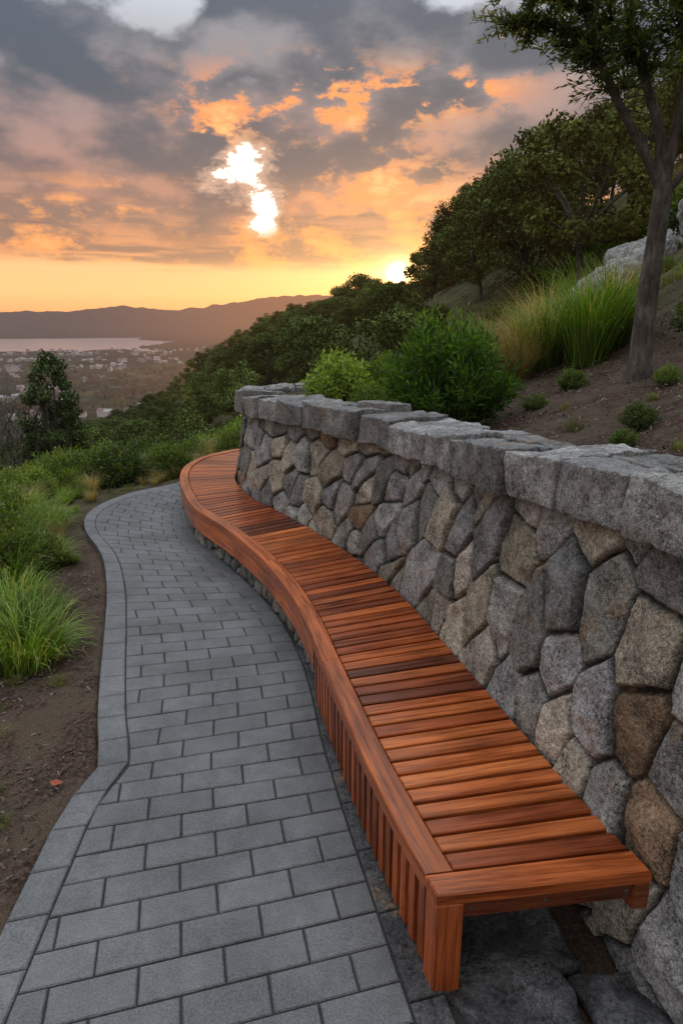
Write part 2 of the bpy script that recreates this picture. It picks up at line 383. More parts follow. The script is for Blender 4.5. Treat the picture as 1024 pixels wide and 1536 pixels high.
sweep(mb,[(.06,.03),(.06,ZS-.07),(.075,ZS-.07),(.075,.03)],.2,sF+.1,.05,(.015,.006,.004))  # near-black backing sheet, makes the front slat gaps dark
for off in (.2,.5,.72):
    sweep(mb,rect(off,off+.05,ZS-.09,ZS-.04,.003),.12,bench.L-.1,.06,(.04,.016,.01))  # bearers coloured near-black to paint shade into the seat gaps
plank(mb,[bench.at(0.0,.0),bench.at(.09,.0),bench.at(.09,.095),bench.at(0.0,.095)],-.02,ZS-.042,.005,(.28,.063,.017),(0,1))
n=len(mb.V)
for q in range(n-12,n): v=mb.V[q]; mb.G[q]=(v[2],v[0],v[1])
W0=bench.W(0)
plank(mb,[bench.at(.012,.096),bench.at(.052,.096),bench.at(.052,W0-.01),bench.at(.012,W0-.01)],ZS-.11,ZS-.042,.004,(.13,.034,.014),dirat(0))
plank(mb,[bench.at(-.002,W0-.06),bench.at(.085,W0-.06),bench.at(.085,W0-.004),bench.at(-.002,W0-.004)],ZS-.15,ZS-.042,.004,(.2,.05,.016),dirat(0))
obj('frame_leg_and_dark_backing',mb.mesh('frame_leg_and_dark_backing',M_wood),B)
mb=MB()
for w in (.13,.40,.70):
    p0=bench.at(.012,w); d=bench.at(0,w)-bench.at(.05,w); d/=np.linalg.norm(d)
    tube(mb,[(p0[0],p0[1],ZS-.075),(p0[0]+d[0]*.005,p0[1]+d[1]*.005,ZS-.075),(p0[0]+d[0]*.006,p0[1]+d[1]*.006,ZS-.075)],[.008,.007,.0001],10,(.3,.3,.3))
obj('bolts',mb.mesh('bolts',M_steel),B)
PLI=empty('bench_stone_plinth')
pl=Line([bench.at(s,.11) for s in np.linspace(1.0,bench.L-.1,26)])
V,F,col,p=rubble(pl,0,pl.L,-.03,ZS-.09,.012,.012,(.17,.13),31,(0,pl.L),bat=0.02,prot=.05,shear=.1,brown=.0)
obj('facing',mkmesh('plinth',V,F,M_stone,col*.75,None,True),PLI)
mb=MB()
for (sx0,sy0,L,W,H,g) in [(-.42,.05,.50,.42,.10,.075),(.05,.10,.55,.50,.085,.06),(-.40,.49,.42,.30,.07,.07),(.55,.08,.6,.55,.08,.055),(1.1,.08,.9,.55,.08,.05)]:
    V,F=stone_block(L,W,H,.025,.022); out=[];cc=[]; sd=random.random()*50
    for x,y,z in V:
        fr=mn.fractal((x*6+sd,y*6,z*6),.8,2.1,6); nv=mn.noise_vector((x*5+sd,y*5,z)); s=sx0+x+nv.x*.05; w=sy0+y+nv.y*.05
        xy=bench.at(max(s,0),w)+(bench.a(0)-bench.a(.1))/.1*max(-s,0)
        out.append((xy[0],xy[1],z-.075+fr*.03)); k=1+.7*fr; cc.append((g*k,g*k,g*1.03*k))
    mb.add(out,F,cc)
obj('footing_stones',clean(mb.mesh('foot',M_cap,True)),PLI)

# ---------------------------------------------------------------- paved path
P=empty('paved_path')
mb=MB(); BW=.16; row=.158; gw=.007
def pcol(b=1.): g=.112*random.uniform(.88,1.10)*b; return (g*.99,g,g*1.02)
s=.02; i=0; WI=BW+.007
while s<path.L-.2:
    s2=s+row-gw; W=path.W(s); W2=path.W(s2); w1=W-.004; w0=WI; off=(i%2)*.155+random.uniform(-.006,.006)
    x=w1; first=True
    while x>w0+.01:
        step=.31 if not first else .31-off
        first=False
        y=max(w0,x-step); last=False
        if y-w0<.06: y=w0; last=True
        ye=y+(0 if last else gw)
        far=lambda w: max(W2-(W-w),WI)
        if x-ye>.02:
            yl2=WI if last else far(ye)
            q=[path.at(s,ye),path.at(s,x),path.at(s2,far(x)),path.at(s2,yl2)]
            plank(mb,q,-.03,random.uniform(-.002,.002),.005,pcol())
        x=y
    s+=row; i+=1
obj('pavers',mb.mesh('pavers',M_paver),P)
mb=MB(); s=0
while s<path.L-.4:
    L=.24; plank(mb,[path.at(s,0),path.at(s,BW),path.at(s+L-.005,BW),path.at(s+L-.005,0)],-.07,.003,.006,pcol(1.08)); s+=L
obj('border_course',mb.mesh('border',M_paver),P)
V=[];F=[];mb=MB(); S=np.linspace(0,path.L,160)
for i,s in enumerate(S):
    V+=[(*path.at(s,.01),-.009),(*path.at(s,path.W(s)-.0),-.009),(*path.at(s,path.W(s)+.25),-.02)]
    if i: k=3*i; F+=[(k-3,k-2,k+1,k),(k-2,k-1,k+2,k+1)]
mb.add(V,F); obj('joint_bed',mb.mesh('bed',M_joint),P)
mb=MB(); s=0.05
while s<5.2:
    L=random.uniform(.28,.45); W=.13
    V,F=stone_block(L-.006,W,.06,.008,.03); out=[];cc=[];g=.07*random.uniform(.8,1.2)
    for x,y,z in V:
        fr=mn.fractal(((s+x)*9,y*9,z*9),.8,2.1,5); ss_=s+x; xy=path.at(ss_,path.W(ss_)+.003+y); out.append((xy[0],xy[1],z-.055+fr*.005)); cc.append((g,g,g*1.02))
    mb.add(out,F,cc); s+=L
obj('granite_edging',clean(mb.mesh('edging',M_cap,True)),P)
print('path',time.time()-T0)

# ---------------------------------------------------------------- terrain
wc=wallbase.at(np.linspace(0,wallbase.L,140),.36)
poly_in=np.concatenate([[(1.9,-40)],[(1.9,-3)],wc,[(3.6,11.6),(6,15),(60,60),(90,-40)]])
pathpoly=np.concatenate([path.A,path.B[::-1]])
def pip(px,py,poly):
    ins=np.zeros(px.shape,bool); n=len(poly); j=n-1
    for i in range(n):
        xi,yi=poly[i];xj,yj=poly[j]
        c=((yi>py)!=(yj>py))&(px<(xj-xi)*(py-yi)/(yj-yi+1e-12)+xi); ins^=c; j=i
    return ins
def pdist(px,py,pl_):
    d=np.full(px.shape,1e9)
    for i in range(len(pl_)-1):
        a=pl_[i];b=pl_[i+1];ab=b-a; t=np.clip(((px-a[0])*ab[0]+(py-a[1])*ab[1])/(ab@ab+1e-12),0,1)
        d=np.minimum(d,np.hypot(px-a[0]-t*ab[0],py-a[1]-t*ab[1]))
    return d
left_pl=path.A[::3]
AZ=[-40,-30,-25.4,-21,-17.2,-12.9,-9.7,-6,-2,5,20]; EL=[.45,.5,.5,.62,.95,.7,1.1,1.7,1.9,1.5,1.]
XS=([0,30,50,75,90,110,130,200],[-2.5,-1,0,-1.5,-3,-8,-12,-40])
HR=8200.
def bx_left(y): return np.interp(y,path.B[:,1][np.argsort(path.B[:,1])],path.B[:,0][np.argsort(path.B[:,1])])
def height(x,y):
    x=np.asarray(x,float);y=np.asarray(y,float); R=np.hypot(x,y)
    yy=np.clip(y,0,400); x0=np.interp(yy,*XS); d=x-x0
    up=np.where(d>0,75*(1-np.exp(-.60*np.maximum(d,0)/75))*(1-.88*sstep(50,80,y)),.55*d)
    big=up-.45*np.maximum(0,y-122)
    az=np.degrees(np.arctan2(x,np.where(y>0,y,1e-3)))
    floor=-120.
    big=np.where(big<floor+15,floor+15*np.exp(np.clip((big-floor-15)/15,-50,0)),big)
    inside=np.zeros(x.shape,bool); sd=np.full(x.shape,50.); dl=np.full(x.shape,50.); onp=np.zeros(x.shape,bool)
    nr=R<45
    if nr.any():
        inside[nr]=pip(x[nr],y[nr],poly_in); sd[nr]=pdist(x[nr],y[nr],poly_in[:-1]); dl[nr]=pdist(x[nr],y[nr],left_pl); onp[nr]=pip(x[nr],y[nr],pathpoly)
    inside|=(R>=45)&(x>0)&(y<x)
    sdn=np.where(inside,sd,-sd)
    zin=1.36+.36*np.maximum(0,x-1.3)+.36*np.maximum(0,x-3.4)+.3*np.maximum(0,x-5.2)+.02*np.maximum(0,y-8)
    zout=-.035-.06*dl-.26*np.maximum(0,dl-1.3)
    rightish=(~inside)&((x>bx_left(y))&(y<10.9))
    zout=np.where(onp|rightish,-.075,zout)
    zout=np.where(y>10.8,zout+.5*np.maximum(0,x-.2),zout)
    wdt=.07+np.maximum(0,np.maximum(x-2.6,0)*np.where(y>9,1.2,0))
    f=np.clip((sdn/wdt+1)/2,0,1); f=f*f*(3-2*f)
    nearz=zout*(1-f)+zin*f
    bl=sstep(16,40,R); z=nearz*(1-bl)+big*bl
    el=np.interp(az,AZ,EL); top=HR*np.tan(np.radians(el))+2.3
    hh=floor+(top-floor)*np.exp(-((R-HR)/1500.)**2)
    z=np.where(R>5000,np.maximum(z,hh),z)
    bay=(R>3100)&(R<5600)&(az<-14.5-1.5*np.sin(R*.004))&(y>0)
    return np.where(bay,floor-12,z)
ang=np.radians(np.concatenate([np.arange(-180,-40,4),np.arange(-40,40,.35),np.arange(40,180,4)]))
Rr=.4*np.exp(np.arange(0,int(math.log(14000/.4)/.0165)+1)*.0165)
RR,AA=np.meshgrid(Rr,ang,indexing='ij'); X=RR*np.sin(AA);Y=RR*np.cos(AA)
Z=height(X,Y); isbay=Z<-131.9
nzv=np.array([mn.fractal((a*.9,b*.9,0),1.,2.,4) if r<60 else 0 for a,b,r in zip(X.ravel(),Y.ravel(),RR.ravel())]).reshape(X.shape)
onp=pip(X.ravel(),Y.ravel(),pathpoly).reshape(X.shape)
Z+=np.where(onp|(RR>60),0,nzv*.03*np.clip(RR/4,.3,6)*((X<bx_left(Y))|(X>1.4)))
fz=np.array([mn.fractal((a*.006,b*.006,3),.9,2.1,6) if r>150 else 0 for a,b,r in zip(X.ravel(),Y.ravel(),RR.ravel())]).reshape(X.shape)
Z+=np.where((RR>150)&~isbay,fz*np.interp(RR,[150,400,3000,6000,9000],[0,9,10,18,30]),0)
na=len(ang); nr_=len(Rr); ii=np.arange(nr_*na).reshape(nr_,na); nx=np.roll(ii,-1,axis=1)
F=np.stack([ii[:-1].ravel(),ii[1:].ravel(),nx[1:].ravel(),nx[:-1].ravel()],1)[:,::-1]
grassy=sstep(6.5,13,RR); farm=sstep(40,140,RR)
colr=np.stack([grassy.ravel(),farm.ravel(),grassy.ravel()*0],1)
V=np.stack([X.ravel(),Y.ravel(),Z.ravel()],1)
ter=obj('ground_terrain',mkmesh('ground_terrain',V,F,M_ter,colr,None,True))
def gz(x,y): return float(height(np.array([x]),np.array([y]))[0])
mb=MB(); aa=np.radians(np.linspace(-45,-12,40)); v=[];f=[]
for i,a in enumerate(aa):
    v+=[(2900*math.sin(a),2900*math.cos(a),-127),(6200*math.sin(a),6200*math.cos(a),-127)]
    if i: k=2*i; f.append((k-2,k,k+1,k-1))
mb.add(v,f); obj('bay_water',mb.mesh('bay_water',M_water))
mb=MB()
for i in range(560):
    a=rad(random.uniform(-27,-8)); R=random.uniform(900,3050); 
    if mn.noise((math.sin(a)*R*.004,math.cos(a)*R*.004,1))<.0: continue
    x=R*math.sin(a);y=R*math.cos(a); z=-120+3+mn.fractal((x*.006,y*.006,3),.9,2.1,6)*9.5
    w=random.uniform(3,6.5);l=random.uniform(4,9);h=random.uniform(2,5);th=random.random()*3; g=random.uniform(.2,.6)
    ct,st=math.cos(th),math.sin(th)
    q=lambda a_,b_,c_:(x+a_*ct-b_*st,y+a_*st+b_*ct,z+c_)
    v=[q(-w,-l,-4),q(w,-l,-4),q(w,l,-4),q(-w,l,-4),q(-w,-l,h),q(w,-l,h),q(w,l,h),q(-w,l,h)]
    mb.add(v,[(0,1,5,4),(1,2,6,5),(2,3,7,6),(3,0,4,7)],(g,g*.97,g*.93))
    rc=random.choice([(.14,.07,.055),(.1,.1,.105),(.26,.25,.24)])
    mb.add([q(-w-.5,-l-.5,h),q(w+.5,-l-.5,h),q(w+.5,l+.5,h),q(-w-.5,l+.5,h),q(0,-l-.5,h+3),q(0,l+.5,h+3)],[(0,4,5,3),(1,2,5,4),(0,1,4),(2,3,5)],rc)
obj('town_houses',mb.mesh('town_houses',M_house))
print('terrain',time.time()-T0)

# ---------------------------------------------------------------- vegetation prototypes
def leaves(cen,out,size,width,cols,r,up=.0,align=.5,face=False):
    n=len(cen)
    if face:
        nn=out+r.normal(0,.38,(n,3)); nn/=np.linalg.norm(nn,axis=1)[:,None]
        d=np.cross(nn,r.normal(0,1,(n,3))); d/=np.linalg.norm(d,axis=1)[:,None]+1e-9; sd=np.cross(d,nn)
    else:
        rnd=r.normal(0,1,(n,3)); d=rnd*(1-align)+out*align*1.6; d[:,2]+=up; d/=np.linalg.norm(d,axis=1)[:,None]
        sd=np.cross(d,r.normal(0,1,(n,3))); sd/=np.linalg.norm(sd,axis=1)[:,None]+1e-9
    L=size*r.uniform(.6,1.3,n)[:,None]; Wd=width*r.uniform(.7,1.2,n)[:,None]
    nrm=np.cross(d,sd)
    a=cen; b=cen+d*L*.45+sd*Wd*.5+nrm*L*.06; c=cen+d*L; e=cen+d*L*.45-sd*Wd*.5+nrm*L*.06
    V=np.stack([a,b,c,e],1).reshape(-1,3); F=np.arange(4*n).reshape(n,4); C=np.repeat(cols,4,axis=0)
    return V,F,C
def sph(r,n):
    v=r.normal(0,1,(n,3)); return v/np.linalg.norm(v,axis=1)[:,None]
def greens(r,n,a,b,dry=.0,dryc=(.25,.2,.09)):
    t=r.random(n)[:,None]; c=np.array(a)*(1-t)+np.array(b)*t; c*=r.uniform(.7,1.3,(n,1)); k=r.random(n)<dry; c[k]=np.array(dryc)*r.uniform(.7,1.2,(k.sum(),1)); return c
def combine(name,parts):
    VV=[];FF=[];CC=[];MI=[];mats=[];b=0
    for V,F,C,mat in parts:
        if mat not in mats: mats.append(mat)
        V=np.asarray(V,float);VV.append(V);FF.append(np.asarray(F)+b);CC.append(np.asarray(C)[:,:3]);MI+= [mats.index(mat)]*len(F); b+=len(V)
    me=mkmesh(name,np.vstack(VV),np.vstack(FF),None,np.vstack(CC)); 
    for m_ in mats: me.materials.append(m_)
    me.polygons.foreach_set('material_index',MI); return me
def tree_proto(name,seed,h=6.,rx=2.2,trunk_h=2.,nclump=46,per=150,lf=.19,ca=(.035,.058,.016),cb=(.10,.135,.036),conic=0.):
    r=np.random.default_rng(seed); mb=MB(); rnd=random.Random(seed)
    lean=(rnd.uniform(-.3,.3),rnd.uniform(-.3,.3)); tr=.045*h*.5
    top=(lean[0],lean[1],trunk_h)
    tube(mb,[(0,0,-.8),(lean[0]*.3,lean[1]*.3,trunk_h*.5),top],[tr*1.2,tr*.9,tr*.7],7)
    cl=[]
    for i in range(nclump):
        d=sph(r,1)[0]; q=r.uniform(.55,1.)**.6; 
        zc=trunk_h*.75+(h-trunk_h*.75)*.5; hz=(h-trunk_h*.75)*.5
        c=np.array([d[0]*rx*q,d[1]*rx*q,zc+d[2]*hz*q]); 
        if conic: k=1-conic*max(0,(c[2]-trunk_h)/(h-trunk_h)); c[:2]*=k
        c[:2]+=np.array(lean); cl.append((c,r.uniform(.42,.85)*rx*.36))
    for i in range(0,nclump,4):
        c=cl[i][0]; mid=[(top[k]*.5+c[k]*.5)+rnd.uniform(-.2,.2) for k in range(3)]; tube(mb,[top,mid,tuple(c)],[tr*.55,tr*.32,.02],5)
    parts=[(mb.V,[f for f in mb.F],mb.C,M_bark)]
    for c,rc in cl:
        u=sph(r,per); q=r.uniform(.55,1.08,per)[:,None]; u2=u*np.array([1.15,1.15,.8]); p=c+u2*q*rc
        k=r.uniform(.6,1.4); cc=greens(r,per,ca,cb)*k
        V,F,C=leaves(p,u,lf,lf*.62,cc,r,.1,.45,face=True); parts.append((V,F,C,M_far))
    return combine(name,parts)
protos=[tree_proto('broadleaf_a',1),tree_proto('broadleaf_b',2,6,2.5,1.7,54,140,.19,(.03,.05,.015),(.085,.11,.03)),
        tree_proto('broadleaf_c',3,6,2.0,2.5,40,150,.18,(.045,.068,.016),(.13,.15,.04)),
        tree_proto('broadleaf_d',4,6,2.7,1.2,60,140,.19,(.026,.048,.015),(.08,.105,.03),.25)]
forest=empty('hillside_forest')
def inst(name,me,x,y,z,s,parent,rz=None,sz=None,tilt=0):
    o=bpy.data.objects.new(name,me); o.location=(x,y,z); o.scale=(s,s,sz if sz else s); o.rotation_euler=(random.uniform(-tilt,tilt),random.uniform(-tilt,tilt),random.random()*6.28 if rz is None else rz)
    return link(o,parent)
skA=[-30,-19.4,-14.2,-11.4,-6,-4,-1.7,1.46,3.0,3.9,4.9,5.4,7.55,12.2,17.2,20.4,30,50]
skE=[-8.5,-7.1,-4.9,-2.4,.8,1.5,2.0,4.0,3.5,3.1,3.15,6.7,9.25,13.4,15.1,18.2,24,26]
def cap_el(a): return np.interp(a,skA,skE)
pts=[]
for tries in range(7000):
    y=random.uniform(20,138); x0=np.interp(y,*XS)
    x=x0+random.uniform(-48,26)
    sp=3.1+.016*y
    if y<45 and x>x0+1.0 and x/y>.2 and y<30: continue
    if x>2 and y<26: continue
    if x/y>.30 and random.random()<.6: continue
    if abs(x)>y*.75+4: continue
    if any((x-a)**2+(y-b_)**2<sp*sp for a,b_ in pts): continue
    pts.append((x,y))
hs=height(np.array([p[0] for p in pts]),np.array([p[1] for p in pts]))
cnt=0
for (x,y),z in zip(pts,hs):
    R=math.hypot(x,y); a=math.degrees(math.atan2(x,y)); hgt=random.uniform(5.0,8.6)
    w=math.degrees(2.2/R)
    mxz=min(2.3+R*math.tan(rad(cap_el(a+q*w)-.1)) for q in (-1,-.5,0,.5,1))
    if y<30: hgt*=.6
    hgt=min(hgt,mxz-z)
    if hgt<1.6: continue
    s=hgt/6.2; inst('forest_tree',protos[random.randrange(4)],x,y,z-.2,max(s,.6) if hgt>3 else s,forest,sz=s); cnt+=1
Rt=lambda a: np.interp(a,[-19,-14,-11,-6,-1.7,1.5,4.8,7.5,12,17,20,26],[115,125,133,112,92,78,56,48,39,31,26,22])
a=-18.
while a<19:
    R=float(Rt(a))*random.uniform(.94,1.04); x=R*math.sin(rad(a));y=R*math.cos(rad(a)); z=gz(x,y)
    w=math.degrees(2.0/R); ce=min(cap_el(a),cap_el(a-w*.8)+.6 if a>4.6 else 99); 
    if 2.2<a<6.2: ce=min(cap_el(a-w),cap_el(a),cap_el(a+w))
    top=2.3+R*math.tan(rad(ce-random.uniform(0,.35))); hgt=top-z
    if hgt>1.5:
        s=min(hgt,9.5)/6.2; inst('forest_tree',protos[random.randrange(4)],x,y,z-.2 if hgt<9.5 else top-9.5,max(.5,min(s,1.2)),forest,sz=s); cnt+=1
    a+=math.degrees(1.9/R)+random.uniform(0,.25)
vf=empty('valley_trees')
for i in range(420):
    a=rad(random.uniform(-28,-9)); R=random.uniform(420,1900)**1.0; x=R*math.sin(a);y=R*math.cos(a)
    if mn.noise((x*.004,y*.004,1))>.12: continue
    z=gz(x,y)+mn.fractal((x*.006,y*.006,3),.9,2.1,6)*9.; inst('valley_tree',protos[i%4],x,y,z-1,random.uniform(1.8,3.2),vf)
print('forest',cnt,time.time()-T0)

def grass_proto(name,seed,n=420,h=.9,spread=.12,arch=.8,ca=(.05,.11,.015),cb=(.14,.22,.04),dry=.08,w=.008,seg=5,dryc=(.30,.23,.10)):
    r=np.random.default_rng(seed); VV=[];FF=[];CC=[];b=0
    for i in range(n):
        th=r.uniform(0,2*math.pi); q=spread*math.sqrt(r.random()); L=h*r.uniform(.55,1.15); dx,dy=math.cos(th),math.sin(th)
        ph=th+r.normal(0,.5); ex,ey=math.cos(ph),math.sin(ph); a0=r.uniform(.05,.45); ar=arch*r.uniform(.5,1.5)
        p=np.array([dx*q,dy*q,-.03]); sdv=np.array([-ey,ex,0]); c=greens(r,1,ca,cb,dry,dryc)[0]
        for k in range(seg+1):
            t=k/seg; ww=w*(1-t**1.5)*r.uniform(.9,1.1)+.0006
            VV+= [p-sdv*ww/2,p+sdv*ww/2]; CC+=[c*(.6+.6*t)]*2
            an=a0+ar*t*t*1.6; p=p+np.array([ex*math.sin(an),ey*math.sin(an),math.cos(an)])*L/seg
        for k in range(seg): FF.append((b+2*k,b+2*k+1,b+2*k+3,b+2*k+2))
        b+=2*(seg+1)
    return mkmesh(name,np.array(VV),np.array(FF),M_grass,np.array(CC))
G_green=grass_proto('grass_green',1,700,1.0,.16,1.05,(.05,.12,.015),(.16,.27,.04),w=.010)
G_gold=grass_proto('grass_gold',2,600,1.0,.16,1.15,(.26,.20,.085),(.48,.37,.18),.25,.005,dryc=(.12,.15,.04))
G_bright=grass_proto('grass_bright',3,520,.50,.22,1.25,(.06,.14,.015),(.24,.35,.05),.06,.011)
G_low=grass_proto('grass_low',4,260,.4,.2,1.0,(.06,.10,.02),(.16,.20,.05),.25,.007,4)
def shrub_proto(name,seed,rx=.5,h=.85,n=9000,lf=.075,wd=.014,ca=(.02,.07,.01),cb=(.07,.18,.025),up=.8,nst=60,rough=1.):
    r=np.random.default_rng(seed); mb=MB(); cen=[];out=[]
    per=n//nst
    for i in range(nst):
        th=r.uniform(0,2*math.pi); e=math.sqrt(r.random()); tx=math.cos(th)*rx*e; ty=math.sin(th)*rx*e
        hz=h*(1-.55*e*e)*r.uniform(.78,1.08); base=np.array([tx*.2,ty*.2,0]); tip=np.array([tx,ty,hz])
        mid=(base+tip)/2+np.array([tx*.22,ty*.22,0])
        tube(mb,[base,mid,tip],[.008,.006,.002],4)
        t=r.uniform(.25,1.,per)[:,None]; p=(1-t)**2*base+2*t*(1-t)*mid+t*t*tip
        o=sph(r,per); p=p+o*r.uniform(0,.09*rough,(per,1))*rx*2; cen.append(p); out.append(o+np.array([tx,ty,0])/rx*.4)
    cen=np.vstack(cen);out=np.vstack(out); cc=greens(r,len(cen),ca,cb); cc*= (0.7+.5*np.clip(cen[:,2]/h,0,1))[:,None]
    V,F,C=leaves(cen,out,lf,wd,cc,r,up,.5)
    return combine(name,[(mb.V,mb.F,mb.C,M_bark),(V,F,C,M_leaf)])
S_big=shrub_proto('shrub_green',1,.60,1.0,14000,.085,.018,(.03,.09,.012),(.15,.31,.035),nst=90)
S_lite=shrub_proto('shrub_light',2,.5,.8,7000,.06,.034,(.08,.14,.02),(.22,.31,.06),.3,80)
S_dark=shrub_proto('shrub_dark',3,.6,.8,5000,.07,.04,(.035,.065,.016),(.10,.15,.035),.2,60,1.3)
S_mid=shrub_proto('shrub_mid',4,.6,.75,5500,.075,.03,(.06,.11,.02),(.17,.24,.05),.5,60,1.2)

inst('round_green_shrub',S_big,1.0,6.45,1.30,1.04,None)
inst('light_green_shrub',S_lite,.0,7.7,1.28,.85,None)
inst('light_green_shrub',S_lite,.55,7.9,1.28,.8,None)
inst('light_green_shrub',S_mid,.35,7.2,1.28,.5,None)
inst('fountain_grass',G_green,2.66,7.6,gz(2.66,7.6),1.2,None)
inst('fountain_grass',G_green,3.0,7.9,gz(3.0,7.9),1.1,None)
inst('fountain_grass',G_green,2.4,8.2,gz(2.4,8.2),1.0,None)
for (x,y,s) in [(2.2,8.4,1.),(1.9,9.0,1.05),(2.7,9.3,1.1),(3.6,9.2,1.),(1.6,8.6,.75),(2.0,7.9,.8),(3.2,10.1,1.1),(1.5,9.4,.9)]:
    inst('golden_grass',G_gold,x,y,gz(x,y),s,None)
inst('fountain_grass',G_green,4.1,7.4,gz(4.1,7.4),.6,None)
rocks=[(6.4,17.0,1.1),(7.0,18.2,1.4),(7.7,19.0,1.3),(5.9,15.9,.85),(5.3,14.2,.65),(5.6,14.9,.6),(8.2,19.6,1.4),(4.95,13.2,.5),(8.8,20.6,1.5),(6.6,16.3,.7),(7.6,17.6,.8),(6.9,13.8,.6),(7.4,14.6,.7)]
bank=empty('hillside_planting')
for i in range(430):
    y=random.uniform(9.3,32); x=random.uniform(.5,3+.55*y)
    if x<2.2 and y<10.8: continue
    if x/y<.02 : continue
    near_rock=any(abs(x/y-a/b_)<.030*(s_+.6) and b_-6<y<b_+1.0 for a,b_,s_ in rocks)
    me=random.choices([G_low,G_gold,G_green,S_mid,S_dark,S_lite],[3.0,1.6,1.4,2.0,2.6,.9])[0]
    s=random.uniform(.6,1.15)*(1 if y<15 else 1.5)
    if near_rock: me=random.choice([G_low,G_low,S_mid]); s=.55 if me is G_low else .35
    inst('bank_plant',me,x,y,gz(x,y)-.03,s,bank,tilt=.15)
for (x,y,s) in [(1.75,5.1,.28),(2.0,4.6,.22),(1.9,5.8,.25),(2.9,4.9,.3),(2.35,5.2,.2),(3.3,5.6,.45),(3.5,6.6,.6),(2.2,6.6,.25),(1.75,7.2,.35),(2.2,4.2,.25),(1.95,3.9,.2),(1.8,4.3,.15),(2.6,5.5,.2),(1.75,6.2,.2)]:
    inst('bank_plant',random.choice([S_mid,S_dark,G_low]),x,y,gz(x,y)-.02,s,bank,tilt=.3)
verge=empty('verge_grasses')
for (x,y,s) in [(-2.28,4.45,.95),(-2.55,4.75,.9),(-2.75,5.3,.85),(-2.45,5.15,.6),(-3.05,5.9,.9),(-3.0,6.5,.7),(-3.35,6.6,1.),(-3.6,7.2,1.),(-3.4,7.6,.75),(-3.2,5.2,.9),(-3.7,6.1,1.),(-3.9,7.9,1.),(-2.7,4.3,.8),(-3.0,4.7,1.)]:
    inst('grass_clump',G_bright,x,y,gz(x,y)-.02,s*1.12,verge,tilt=.15)
for i in range(70):
    x=random.uniform(-2.8,-1.55);y=random.uniform(2.0,5.5)
    if x>np.interp(y,[2,3,4,5,6],[-1.5,-1.5,-1.75,-2.05,-2.3]): continue
    inst('grass_clump',G_low,x,y,gz(x,y)-.01,random.uniform(.08,.24),verge)
for i in range(700):
    y=random.uniform(6.5,13.2); x=random.uniform(-5,.6); dmin=np.min(np.hypot(path.A[:,0]-x,path.A[:,1]-y))
    if dmin<.22 or dmin>1.3: continue
    if pip(np.array([x]),np.array([y]),pathpoly)[0] or (x>float(bx_left(y)) and y<10.9): continue
    inst('grass_clump',random.choice([G_low,G_low,G_bright,G_gold]),x,y,gz(x,y)-.01,random.uniform(.2,.5)*(.6+dmin*.5),verge,tilt=.2)
shr=empty('verge_shrubs'); 
for (x,y,s,me) in [(-3.35,5.55,.75,S_lite),(-3.15,6.25,.7,S_mid),(-3.75,6.8,.9,S_lite),(-3.6,5.0,.9,S_mid),(-4.1,7.4,.9,S_lite)]: inst('shrub',me,x,y,gz(x,y)-.05,s,shr)
for i in range(620):
    y=random.uniform(5,21); x=random.uniform(-14,2.5)
    dmin=np.min(np.hypot(path.A[:,0]-x,path.A[:,1]-y)); 
    lx=np.interp(y,[5,6,7,8,9,9.8],[-2.9,-3.2,-3.7,-4,-3.9,-3.4])
    if y<10 and x>lx: continue
    if y<11.4 and x>-2.4: continue
    if dmin<.5: continue
    me=random.choices([S_mid,S_lite,S_dark,G_bright,G_gold],[2.8,2.,2.2,1.7,.3])[0]
    s=random.uniform(.6,1.15) if me not in(G_bright,G_gold) else random.uniform(.8,1.3)
    if dmin<1.3: s*=.7
    if y>14: s*=1.2
    inst('shrub',me,x,y,gz(x,y)-.05,s,shr,tilt=.12)
slim=tree_proto('slender_tree',9,6,1.25,1.6,46,130,.14,(.03,.055,.018),(.08,.11,.04),.55)
inst('slender_tree',slim,-7.7,18.2,gz(-7.7,18.2)-.3,.72,None,sz=.80)
inst('slender_tree',slim,-8.7,21,gz(-8.7,21)-.3,.75,None,sz=.66)
mb=MB(); rr=random.Random(3)
def branch(mb,p,d,L,r,depth,rr):
    pts=[p]; q=Vector(p); dd=Vector(d).normalized()
    for k in range(4):
        dd=(dd+Vector((rr.uniform(-.2,.2),rr.uniform(-.2,.2),rr.uniform(-.05,.18)))).normalized(); q=q+dd*L/4; pts.append(tuple(q))
    tube(mb,pts,[r*(1-.17*k) for k in range(5)],6 if depth>1 else 4)
    if depth>0:
        for k in range(4):
            b_=pts[rr.choice([2,3,4])]; nd=(dd+Vector((rr.uniform(-1,1),rr.uniform(-1,1),rr.uniform(-.2,.6)))*.9); branch(mb,b_,nd,L*.62,r*.5,depth-1,rr)
branch(mb,(0,0,-.3),(0,0,1),2.6,.07,4,rr)
bare=mb.mesh('bare_tree',M_bark,True)
inst('bare_tree',bare,-9.3,19.5,gz(-9.3,19.5),1.0,None); inst('bare_tree',bare,-8.4,17.0,gz(-8.4,17),.8,None)

